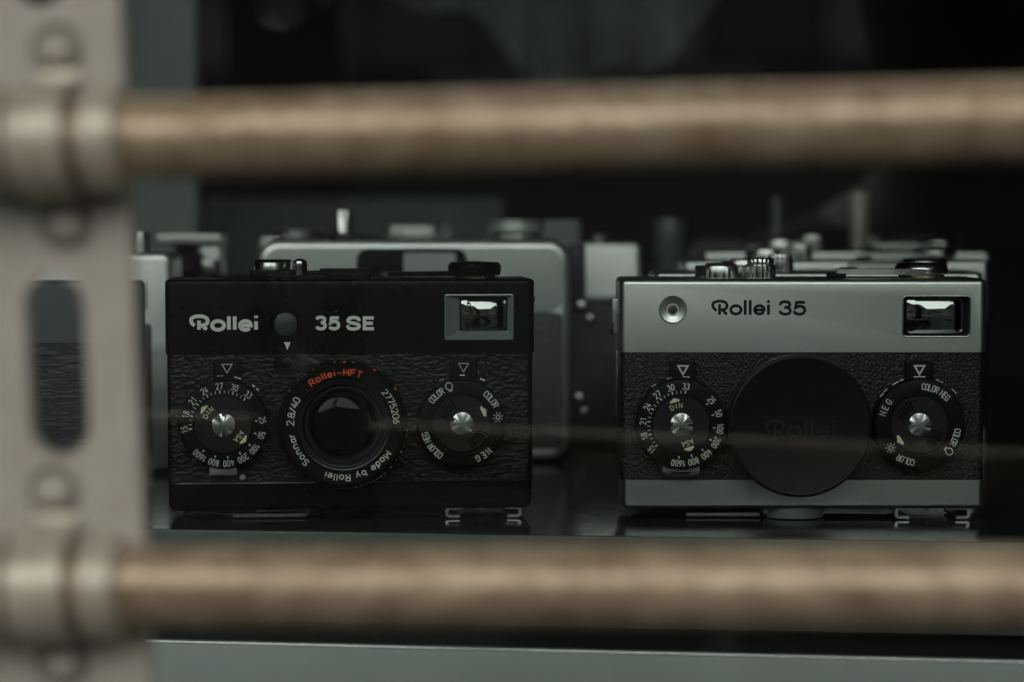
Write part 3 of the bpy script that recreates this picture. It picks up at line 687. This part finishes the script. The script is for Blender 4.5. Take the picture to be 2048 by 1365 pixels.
    hub = build('wind_hub', lathe([(6.0, 1.2), (7.1, 1.5), (7.3, 2.3), (7.2, 3.4), (6.5, 4.3), (0, 4.6)], 64, 'Z'), blackpaint, root, (hx, 13, zt - .05))
    build('hub_collar', lathe([(5.7, 0), (5.7, 1.5), (0, 1.5)], 64, 'Z', (0, 1), .15), brass, hub)
    build('hub_trim', lathe([(6.9, 3.1), (7.0, 3.4), (6.85, 3.85), (6.7, 3.9), (6.7, 3.1)], 48, 'Z'), chrome, hub)
    build('wind_lever', lever(P(775, 548, 8)[0], hx, 13, zt + .7, 1.2), blackpaint, root)
    # far side strap lug
    build('strap_lug', tube([(48.5, 12, P(1075, 590)[1]), (49.6, 10, P(1075, 600)[1]), (48.9, 8, P(1075, 612)[1])], .5), blackpaint, root)
    build('back_latch', rbox(48.0, 49.0, 10, 12, P(1085, 985)[1], P(1085, 963)[1], .3, .2, .2), chrome, root)
    underside(root, P, z0, (470, 540, 700, 800), (890, 1044), False)
    return root
def rr_pts(x0, x1, z0, z1, r, y):
    return [((x0 + x1) / 2 + p[0], y, (z0 + z1) / 2 + p[1]) for p in rrect(x1 - x0, z1 - z0, r, 5)]
silver = silver_camera()
black = black_camera()

def copy_tree(o, parent=None):
    c = o.copy(); SC.collection.objects.link(c); c.parent = parent
    for ch in o.children: copy_tree(ch, c)
    return c
def place(o, px, depth, yaw):
    x, y, z = world_at(px, 1000, depth); o.location = (x * MM, y * MM, 0); o.rotation_euler = (0, 0, yaw)
s2 = copy_tree(silver); place(s2, 1634, 716, R(.3)); s2['label'] = 'silver compact camera standing directly behind the capped silver one, second in that row'
s3 = copy_tree(silver); place(s3, 1668, 792, R(-.6)); s3.scale = (1.03,) * 3; s3['label'] = 'rearmost silver compact camera in the row behind the capped one, blurred'
s4 = copy_tree(silver); place(s4, 1690, 868, R(1.2)); s4.scale = (1.062,) * 3; s4['label'] = 'farthest and most blurred silver camera, its top just showing above the three before it'
s3['label'] = 'third silver compact camera from the front in the row behind the capped one'
for o in (silver, s2, s3, s4): o['group'] = 'silver compact cameras standing one behind another'

# ================================================================= OTHER CAMERAS ON THE SHELF
def body_camera(name_label, group, depth, pxl, pxr, ztop, zseam, rc=3, parts=(), yaw=0, topmat=satin_far, lea=leather_far, re=1.4, dp=30, zbot=1.0, inset=0, botmat=None):
    xm = world_at((pxl + pxr) / 2, 800, depth); w = (pxr - pxl) / F * depth
    root = empty('film_camera', (xm[0], EYE[1] + depth, 0), name_label, 'camera', yaw, group)
    build('housing', slab(-w / 2, w / 2, zbot, ztop, 0, dp, rc, re), topmat, root)
    build('leather_panel', slab(-w / 2 + inset, w / 2 - inset, zbot + 5, zseam, -.5, 2, 1.2 if inset else .3, .4), lea, root)
    return root, w, xm[0]
# left: camera seen through the slot of the grille post
g, w, xm = body_camera('dark grey camera with wavy leather, seen through the slot of the beige post', None, 640, -470, 258, 63.5, 47.6, 1.6, topmat=greypaint, lea=leather_wavy, re=.7, inset=0)
build('lens_tube', lathe([(17, 1), (17, -12), (15.5, -12.6), (14, -10), (0, -9)], 64), blackplastic, g, (-2, 0, 30))
build('wind_knob', lathe([(6, 0), (6, 4), (5.5, 4.5), (0, 4.5)], 40, 'Z'), chrome_dull, g, (-34, 12, 63.4))
# silver camera behind, left
g, w, xm = body_camera('silver camera with a dark front panel, between the beige post and the black camera', None, 752, -60, 346, 69.8, 47.5, 3.2, yaw=R(2), inset=6.6, re=2.0)
build('front_trim', slab(w / 2 - 14, w / 2 - 8, 52, 62, -1.0, .6, .8, .4), satin_far, g)
build('rewind_knob', lathe([(5, 0), (5, 5), (4.4, 5.6), (0, 5.6)], 40, 'Z', (0, 1), .3), chrome_dull, g, (-18, 13, 69.7))
build('wind_knob', lathe([(3.2, 0), (3.4, 3), (3.0, 6.3), (0, 6.5)], 30, 'Z'), chrome_dull, g, (w / 2 - 11.6, 16, 69.6))
# black camera with a flat chrome accessory shoe
g, w, xm = body_camera('black camera with a flat chrome shoe plate and round knob on top', None, 830, 296, 512, 60, 44, 3, topmat=blackpaint)
zz = lambda py, d: world_at(0, py, d)[2]
xx = lambda px, d, x0=0: world_at(px, 700, d)[0] - x0
x0, x1 = xx(312, 835, xm), xx(445, 835, xm)
build('shoe_plate', rbox(x0, x1, 6, 22, zz(490, 835), zz(468, 835), 1, .6, .6), chrome_dull, g)
build('shoe_column', rbox(xx(392, 835, xm), xx(443, 835, xm), 9, 19, 59.8, zz(491, 835), 2, .2, .2), satin_far, g)
build('chrome_knob', lathe([(3.2, 0), (4.3, .7), (4.6, 2.6), (4.2, 5.0), (3.0, 5.6), (0, 5.7)], 40, 'Z'), chrome, g, (xx(417, 830, xm), 3, zz(552, 830)))
build('round_window', lathe([(4.6, 3), (4.6, 0), (4.0, -.6), (3.6, 0), (0, .3)], 40), blackplastic, g, (xx(375, 830, xm), 4, zz(520, 830)))
build('finder_block', rbox(xx(345, 835, xm), xx(391, 835, xm), 8, 22, 59.8, zz(491, 835), 2, .2, .2), blackpaint, g)
# big rounded silver-rimmed camera behind the black one
D = 790
xm = world_at(827, 700, D)[0]
g = empty('film_camera', (xm, EYE[1] + D, 0), 'large silver camera with rounded corners and bright rim behind the black camera', 'camera', R(-1.0))
hw = 51.3; zt = zz(478, D)
shell = build('housing', slab(-hw, hw, 1.2, zt, 0, 30, 7.4, 3.0, 12), satin_far, g)
build('face_plate', slab(-hw + 2.8, hw - 2.8, zz(624, D), zt - 2.9, -.5, 2, 5, .3), mat('pale_anodised_face', (.34, .36, .345), .5, .6, bump=(1500, .3, .02, 'noise', (1, 1, 1))), g)
build('leather_panel', slab(-hw + 2.4, hw - 2.4, 5, zz(625, D), -.6, 2, 2.5, .3), mat('charcoal_leatherette', (.028, .031, .031), .5, 0, bump=(600, .8, .25, 'leather', (1, 1, 1))), g)
fx0, fx1 = xx(714, D, xm), xx(934, D, xm)
fn = build('viewfinder_panel', slab(fx0, fx1, zz(590, D), zz(496, D), -1.2, .2, 4, .5), mat('smoked_glass', (.008, .009, .009), .12, 0, coat=.3), g)
build('frosted_window', slab(xx(808, D, xm), xx(912, D, xm), zz(590, D) + 1, zz(506, D), -1.6, -1.0, .6, .1), mat('frosted_window', (.30, .31, .32), .45, 0), fn)
build('eyepiece', slab(xx(764, D, xm), xx(800, D, xm), zz(585, D), zz(545, D), -1.5, -1.0, .6, .1), mat('dim_glass', (.07, .075, .07), .2, 0), fn)
sb = build('shutter_button', lathe([(5.2, 0), (5.4, .8), (4.8, 1.7), (3.3, 2.0), (3.1, 2.4), (3.1, 8.5), (2.7, 9.4), (0, 9.6)], 24, 'Z', (5,), .4), chrome_dull, g, (xx(682, D, xm), 12, zt - .2))
build('button_base', lathe([(13, 0), (12, 1.1), (9, 1.5), (0, 1.5)], 48, 'Z'), chrome_dull, g, (xx(682, D, xm), 13, zt - .3))
build('film_dial', lathe([(8, 0), (8, 1.6), (7.4, 2.2), (0, 2.2)], 48, 'Z', (0, 1), .3), chrome_dull, g, (xx(1030, D, xm), 15, zt - .1))
# further back
g, w, xm = body_camera('blurred silver camera at the back, its end showing right of the bright-rimmed camera', None, 885, 990, 1280, zz(487, 885), zz(622, 885), 2.5, zbot=1.2, topmat=satin_far)
build('wind_knob', lathe([(4.0, 0), (4.0, 3.2), (3.4, 3.8), (0, 3.8)], 32, 'Z'), chrome, g, (xx(1200, 885, xm), 12, zz(488, 885)))
build('rewind_knob', lathe([(10.3, 0), (10.3, 5.5), (9.5, 8.4), (0, 8.4)], 40, 'Z', (0, 1), .4), footMat, g, (xx(1031, 885, xm), 12, zz(488, 885)))
build('flash_foot', rbox(-7, 7, -5, 5, 0, 8.8, 2, 1, .2), dimMat, g, (xx(1125, 885, xm), 12, zz(488, 885)))
g, w, xm = body_camera('blurred silver camera at the very back, top showing above the bright-rimmed camera', None, 930, 520, 930, zz(474, 930), zz(620, 930), 2.5, zbot=1.2, topmat=satin_far)
build('top_cover', rbox(xx(778, 935, xm), xx(872, 935, xm), 4, 20, zz(480, 930), zz(452, 930), 1.5, 1, .5), chrome_dull, g)
kn = build('crank_knob', lathe([(2.9, 0), (2.9, 8), (2.4, 8.4), (0, 8.4)], 30), chrome, g, (xx(891, 930, xm), 4, zz(460, 930)))
build('film_knob', lathe([(9, 0), (9, 3.0), (0, 3.2)], 30, 'Z'), chrome_dull, g, (xx(590, 930, xm), 14, zz(478, 930)))
# dark leather case with chrome strap rings, in the gap between the two near cameras
D = 838; xm = world_at(1175, 700, D)[0]
g = empty('camera_case', (xm, EYE[1] + D, 0), 'black leather camera case with small chrome studs in the gap between the near cameras', 'camera case', R(2))
build('case_body', slab(-20, 20, .8, zz(600, D), 0, 36, 4, 2), leather_far, g)
build('case_flap', slab(-6.4, -.6, zz(606, D), zz(490, D), -.5, 24, 1.5, 1), mat('dark_case_leather', (.02, .022, .024), .5, 0), g)
for px, py, r in ((1161, 612, 2.3), (1179, 637, 1.6), (1157, 796, 2.3), (1168, 822, 1.5)):
    build('stud', lathe([(r, 1), (r, 0), (r * .7, -r * .6), (0, -r * .85)], 28), chrome, g, (xx(px, D, xm), -1.2, zz(py, D)))
# right-hand background: tall slim things standing behind the silver row
def standing(name, label, cat, px, depth, z0, z1, r, m, prof=None):
    x, y, _ = world_at(px, 700, depth)
    h = z1 - z0
    o = build(name, lathe(prof or [(r * .96, 0), (r, 1), (r, h - 2), (r * .8, h), (0, h)], 40, 'Z'), m, None, (x, y, z0)); tag(o, label, cat); return o
standing('film_canister', 'tall pale olive tube standing in the dark behind the silver cameras', 'tube', 1716, 960, 0, zz(384, 960), 3.6, dimMat2)
standing('lens_tube', 'grey green cylinder standing just left of the silver camera row, blurred', 'lens', 1338, 900, 0, zz(432, 900), 6.4, mat('smoky_tube', (.06, .068, .063), .45, 0), [(6.2, 0), (6.4, 1), (6.4, 56), (5.6, 57), (5.6, 66), (6.1, 67), (6.1, zz(440, 900) - 1), (5.4, zz(436, 900)), (0, zz(436, 900))])
standing('thin_post', 'thin dim post standing behind the silver cameras, left of the olive tube', 'post', 1552, 1010, 0, zz(395, 1010), 2.8, mat('dim_metal', (.05, .055, .055), .4, .5))
for lab, px, dep, zk, rr, hh in (('small blurred black camera far behind, between the silver cameras and the gap', 1405, 945, zz(520, 945), 5.0, 7.0),
                        ('blurred black camera far behind the right end of the silver row', 1800, 985, zz(512, 985), 6.5, 8.0)):
    g, w, xm = body_camera(lab, None, dep, px - 120, px + 150, zk, zk - 22, 3, topmat=blackpaint)
    build('pentaprism', loft([[(p[0], p[1], z_) for p in rrect(26 - i, 20 - i, 4, 5)] for z_, i in ((zk - .4, 0), (zk + 3, 1), (zk + 7, 7), (zk + 8, 10))]), greypaint, g, (4, 14, 0))
    build('shutter_dial', lathe([(rr, 0), (rr, hh - 1), (rr - .8, hh), (0, hh)], 32, 'Z', (0, 1), .3), footMat, g, (-w / 2 + 12, 14, zk - .3))
    build('rewind_crank', lathe([(4.6, 0), (4.6, hh * .7), (4, hh * .8), (0, hh * .8)], 32, 'Z', (0, 1), .3), footMat, g, (w / 2 - 9, 14, zk - .3))
    build('lens_barrel', lathe([(14, 2), (14, -12), (12.6, -12.6), (11, -10), (0, -7)], 48), blackplastic, g, (2, 0, zk - 30))
# pale display panel behind on the left
x0, y0, _ = world_at(225, 700, 1150); x1 = world_at(395, 700, 1150)[0]
o = build('display_panel', rbox(x0, x1, y0, y0 + 12, 0, 300, 1, 1, 1), panelMat); tag(o, 'pale grey green upright panel in the background beside the beige post', 'panel')
xa = world_at(640, 700, 1450)[0]; xb, yb_, _ = world_at(1560, 700, 1450); zc = zz(95, 1450)  # added wavy sheet; its pale patchy colour imitates haze reflected in the pane
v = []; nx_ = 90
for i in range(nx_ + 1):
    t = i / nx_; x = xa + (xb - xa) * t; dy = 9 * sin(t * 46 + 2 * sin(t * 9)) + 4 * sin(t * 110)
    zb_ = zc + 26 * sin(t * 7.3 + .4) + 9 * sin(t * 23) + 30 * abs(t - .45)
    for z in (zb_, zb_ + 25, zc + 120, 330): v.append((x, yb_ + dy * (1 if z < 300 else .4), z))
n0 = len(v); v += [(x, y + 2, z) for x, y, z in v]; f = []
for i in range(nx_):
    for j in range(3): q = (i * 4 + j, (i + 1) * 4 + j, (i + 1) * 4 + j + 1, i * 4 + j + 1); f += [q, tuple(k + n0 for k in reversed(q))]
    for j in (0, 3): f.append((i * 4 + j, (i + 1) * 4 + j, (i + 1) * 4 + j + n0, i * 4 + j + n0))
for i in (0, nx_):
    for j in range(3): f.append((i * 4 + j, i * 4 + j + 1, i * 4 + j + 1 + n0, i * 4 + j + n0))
o = build('haze_sheet', (v, f), mat('haze_tint', (.50, .56, .52), .8, 0, var=(6, 1.0, (.05, .056, .052)))); tag(o, 'grey green sheet added to imitate hazy window reflections above the cameras', 'haze_sheet')
x0, y0, _ = world_at(300, 700, 1250); x1 = world_at(1010, 700, 1250)[0]
o = build('back_box', rbox(x0, x1, y0, y0 + 60, 0, zz(395, 1250), 3, 3, 1), mat('dark_green_card', (.13, .15, .14), .6, 0, var=(14, .9, (.03, .035, .033)))); tag(o, 'dark green box standing behind the left group of cameras', 'box')

# ================================================================= WINDOW PANE
gp = ((-71.7 - 40.3) / 2, EYE[1] + 456, 40); nx, ny, nz = .0314, .152, .0073
yawg = math.atan2(-nx, ny); tiltg = math.asin(nz / hypot(nx, ny, nz))
gm = bpy.data.materials.new('window_glass'); gm.use_nodes = True; N = gm.node_tree.nodes; Lk = gm.node_tree.links; N.clear()
out = N.new('ShaderNodeOutputMaterial'); mx = N.new('ShaderNodeMixShader'); tr = N.new('ShaderNodeBsdfTransparent'); gl = N.new('ShaderNodeBsdfGlossy'); fr = N.new('ShaderNodeFresnel')
tr.inputs[0].default_value = (.94, .965, .95, 1); gl.inputs['Roughness'].default_value = 0.0; gl.inputs[0].default_value = (1, 1, 1, 1); fr.inputs[0].default_value = 1.42
Lk.new(fr.outputs[0], mx.inputs[0]); Lk.new(tr.outputs[0], mx.inputs[1]); Lk.new(gl.outputs[0], mx.inputs[2]); Lk.new(mx.outputs[0], out.inputs[0])
pane = build('window_pane', box(-420, 520, 0, 4, -190, 520), gm, None, gp, rot=(tiltg, 0, yawg))
tag(pane, 'clear shop window pane between the metal grille and the cameras', 'window pane')

# ================================================================= GRILLE: post, bars, clamps
GD = 388.0; S = F / GD
gx, gy, gz = world_at(112, 720, GD)
grille = empty('window_grille', (gx, gy, gz), 'beige slotted metal post carrying two bronze coloured bars across the shop window', 'grille', rot=(0, R(-2.15), R(-6.7)))
post = build('post', slab(-13.4, 13.0, -150, 190, 0, 3.6, .8, .9), plateMat, grille)
HOLES = []
def capsule(z0, z1, r):
    pts = [(r * cos(R(t)), z1 - r + r * sin(R(t))) for t in range(0, 181, 15)] + [(r * cos(R(t)), z0 + r + r * sin(R(t))) for t in range(180, 361, 15)]
    return prism(pts, -4, 8)
HOLES += [capsule(-15.6 + 72.2 * k, 13.8 + 72.2 * k, 5.1) for k in (-1, 0, 1, 2)]
def barlocal(px, py, d):
    w_ = Vector(world_at(px, py, d)) - Vector((gx, gy, gz))
    return w_
inv = Matrix.Rotation(R(-6.7), 3, 'Z') @ Matrix.Rotation(R(-2.15), 3, 'Y')
inv = inv.inverted()
for (ya, yb, da, db) in ((279, 237, GD - 8, 376), (1174, 1174, GD - 6, 376)):
    a = inv @ (Vector(world_at(130, ya, da)) - Vector((gx, gy, gz))); b_ = inv @ (Vector(world_at(2048, yb, db)) - Vector((gx, gy, gz)))
    d = (b_ - a).normalized(); p0 = a - d * 60; p1 = a + d * 330
    n = 60; pts = [tuple(p0 + (p1 - p0) * i / n) for i in range(n + 1)]
    br_ = build('bar', tube(pts, 6.45, 40), barMat, grille)
    build('end_collar', MB().add(tube([tuple(a + d * q) for q in (2.8, 3.1, 3.8, 8.4, 9.0, 9.3)], [6.9, 8.0, 8.5, 8.5, 8.0, 6.8], 40)).add(tube([tuple(a - d * q) for q in (8.6, 8.9, 9.6, 13, 13.3)], [6.9, 8.0, 8.5, 8.5, 7.6], 40)), clampMat, br_)
    # saddle clamp: strap over the bar, held by two round-headed rivets
    prof = [(-19.0, -.2)]; r = 8.9; cy = a.y - .6; hb = []
    outer = [(11.2, -.3), (11.2, -1.0), (9.8, -1.3)] + [(r * sin(R(t)), cy - r * cos(R(t))) for t in range(70, -71, -10)] + [(-9.8, -1.3), (-11.2, -1.0), (-11.2, -.3)]
    v = []; f = []; n = len(outer)
    for i, (z, y) in enumerate(outer):
        hwid = 4.5 if abs(z) < 9 else 3.4 if abs(z) < 18 else 2.6
        cxs = a.x - 2.6
        v += [(cxs - hwid, y + .35, a.z + z), (cxs - hwid + .6, y, a.z + z), (cxs + hwid - .6, y, a.z + z), (cxs + hwid, y + .35, a.z + z)]
    for i in range(n - 1):
        for j in range(3): f.append((i * 4 + j, i * 4 + j + 1, i * 4 + j + 5, i * 4 + j + 4))
    m = len(v); v += [(q[0], q[1] + 1.3, q[2]) for q in v]
    f += [tuple(k + m for k in q) for q in f]
    for i in range(n - 1):
        for j in (0, 3): f.append((i * 4 + j, (i + 1) * 4 + j, (i + 1) * 4 + j + m, i * 4 + j + m))
    for i in (0, n - 1):
        for j in range(3): f.append((i * 4 + j, i * 4 + j + 1, i * 4 + j + 1 + m, i * 4 + j + m))
    st = build('clamp_strap', (v, f), clampMat, grille, angle=50)
    for s in (14.3, -13.7):
        rx, rz = a.x - 2.9, a.z + s
        build('rivet', lathe([(3.1, 3.2), (3.1, .4), (2.9, -.6), (2.3, -1.6), (1.3, -2.3), (0, -2.5)], 32), plateMat, st, (rx, 0, rz))
        HOLES.append(([(p[0] + rx, p[1], p[2] + rz) for p in lathe([(4.6, -3), (4.6, .2), (3.2, 1.6)], 40)[0]], lathe([(4.6, -3), (4.6, .2), (3.2, 1.6)], 40)[1]))

cut(post, HOLES)
# ================================================================= THE SHOP FRONT ROUND THE PANE, THE PAVEMENT, THE PHOTOGRAPHER (seen mirrored in the finder windows)
frontMat = mat('dark_green_shop_front', (.02, .024, .022), .5, 0, var=(8, .5, (.035, .038, .034)))
GZ = -1470.0
for nm, (x0, x1, z0, z1) in (('left', (-2600, -421, GZ, 1400)), ('right', (521, 2600, GZ, 1400)), ('low', (-420.5, 520.5, GZ, -191 - 40)), ('high', (-420.5, 520.5, 521, 1400))):
    o = build('shop_wall', box(x0, x1, -15, 15, z0 - (0 if z0 == GZ else 0), z1), frontMat, None, (gp[0], gp[1], 0), rot=(0, 0, yawg)); o['kind'] = 'structure'
pv = build('pavement', box(-15000, 15000, -30000, -560, GZ - 60, GZ), mat('worn_pavement', (.014, .0152, .0142), .8, 0, spec=.0, var=(3, .7, (.023, .0245, .0225))), None); pv['kind'] = 'structure'
def person():
    me = bpy.data.meshes.new('person')
    J = [((0, 0, .94), .15), ((0, .01, 1.10), .145), ((0, .01, 1.30), .165), ((0, .0, 1.42), .13), ((0, .01, 1.49), .058), ((0, .03, 1.56), .075), ((0, .035, 1.64), .092), ((0, .02, 1.71), .072)]
    v = [j[0] for j in J]; r = [j[1] for j in J]; e = [(i, i + 1) for i in range(len(J) - 1)]
    def chain(start, pts):
        k = start
        for p, q in pts: v.append(p); r.append(q); e.append((k, len(v) - 1)); k = len(v) - 1
        return k
    for sx in (-1, 1):
        wrist = chain(3, [((sx * .17, 0, 1.40), .075), ((sx * .235, -.02, 1.24), .056), ((sx * .27, -.03, 1.10), .05), ((sx * .25, .05, .98), .042), ((sx * .215, .12, .88), .032), ((sx * .20, .135, .83), .038)])
        for k, (dx, ln) in enumerate(((-.022, .060), (-.008, .068), (.008, .064), (.02, .05))):
            chain(wrist, [((sx * .20 + dx, .15, .79), .0095), ((sx * .20 + dx, .155, .79 - ln * .6), .0085), ((sx * .19 + dx, .145, .79 - ln), .007)])
        chain(wrist, [((sx * .175, .16, .82), .011), ((sx * .16, .175, .79), .009)])
        chain(0, [((sx * .10, 0, .86), .105), ((sx * .12, .01, .50), .068), ((sx * .13, -.01, .28), .058), ((sx * .13, -.02, .09), .042), ((sx * .135, .09, .04), .04), ((sx * .14, .16, .03), .032)])
    me.from_pydata(v, e, []); o = bpy.data.objects.new('person', me); SC.collection.objects.link(o)
    o.modifiers.new('s', 'SKIN'); md = o.modifiers.new('d', 'SUBSURF'); md.levels = 2; md.render_levels = 2
    for i, q in enumerate(r): me.skin_vertices[0].data[i].radius = (q, q * (.72 if i < 4 else 1)); me.skin_vertices[0].data[i].use_root = (i == 0)
    bpy.context.view_layer.update(); dg = bpy.context.evaluated_depsgraph_get()
    m2 = bpy.data.meshes.new_from_object(o.evaluated_get(dg), depsgraph=dg); o.modifiers.clear(); o.data = m2
    coat = mat('dark_coat', (.018, .018, .02), .85, 0); skin = mat('skin', (.16, .105, .08), .5, 0); jeans = mat('dark_trousers', (.02, .022, .03), .85, 0)
    for m in (coat, skin, jeans): m2.materials.append(m)
    for p in m2.polygons:
        c = p.center; p.use_smooth = True
        p.material_index = 1 if (c.z > 1.48 or (c.z < .87 and abs(c.x) > .14 and c.y > .08)) else (2 if c.z < .86 else 0)
    o.location = (-.05, -.93, GZ * MM); tag(o, 'person in a dark coat facing the shop window, seen mirrored in the viewfinder windows', 'person')
    hair = [(r_ * 1000 * cos(R(a)), r_ * 1000 * sin(R(a)) - 8, 1000 * z) for z, r_ in ((1.60, .088), (1.66, .104), (1.72, .098), (1.765, .07), (1.785, .03)) for a in range(0, 360, 20)]
    f = [(i * 18 + j, i * 18 + (j + 1) % 18, (i + 1) * 18 + (j + 1) % 18, (i + 1) * 18 + j) for i in range(4) for j in range(18)] + [tuple(range(18)), tuple(range(72, 90))]
    build('hair', (hair, f), mat('dark_hair', (.015, .012, .01), .6, 0), o)
    mb = MB()
    for sx in (-32, 32): mb.add(lathe([(11, 0), (9, -7), (0, -10)], 16), 0, (sx, -0, 0))
    mb2 = MB(); mb2.v = [(x, 118 - (y + 0), z + 1645) for x, y, z in mb.v]; mb2.f = mb.f; mb2.m = mb.m
    build('eyes', mb2, mat('eye', (.3, .3, .3), .2, 0), o)
    build('nose', tube([(0, 118, 1652), (0, 132, 1622), (0, 138, 1608), (0, 118, 1600)], [6, 9, 13, 8], 10), skin, o)
    return o
person()

b = box(-2000, 2000, -680, -16, 760, 800)  # unseen overhang, added to keep the overhead sky off the bars and pane
struct('added_sky_blocker', (rotated(b[0], yawg, (gp[0], gp[1])), b[1]), frontMat)
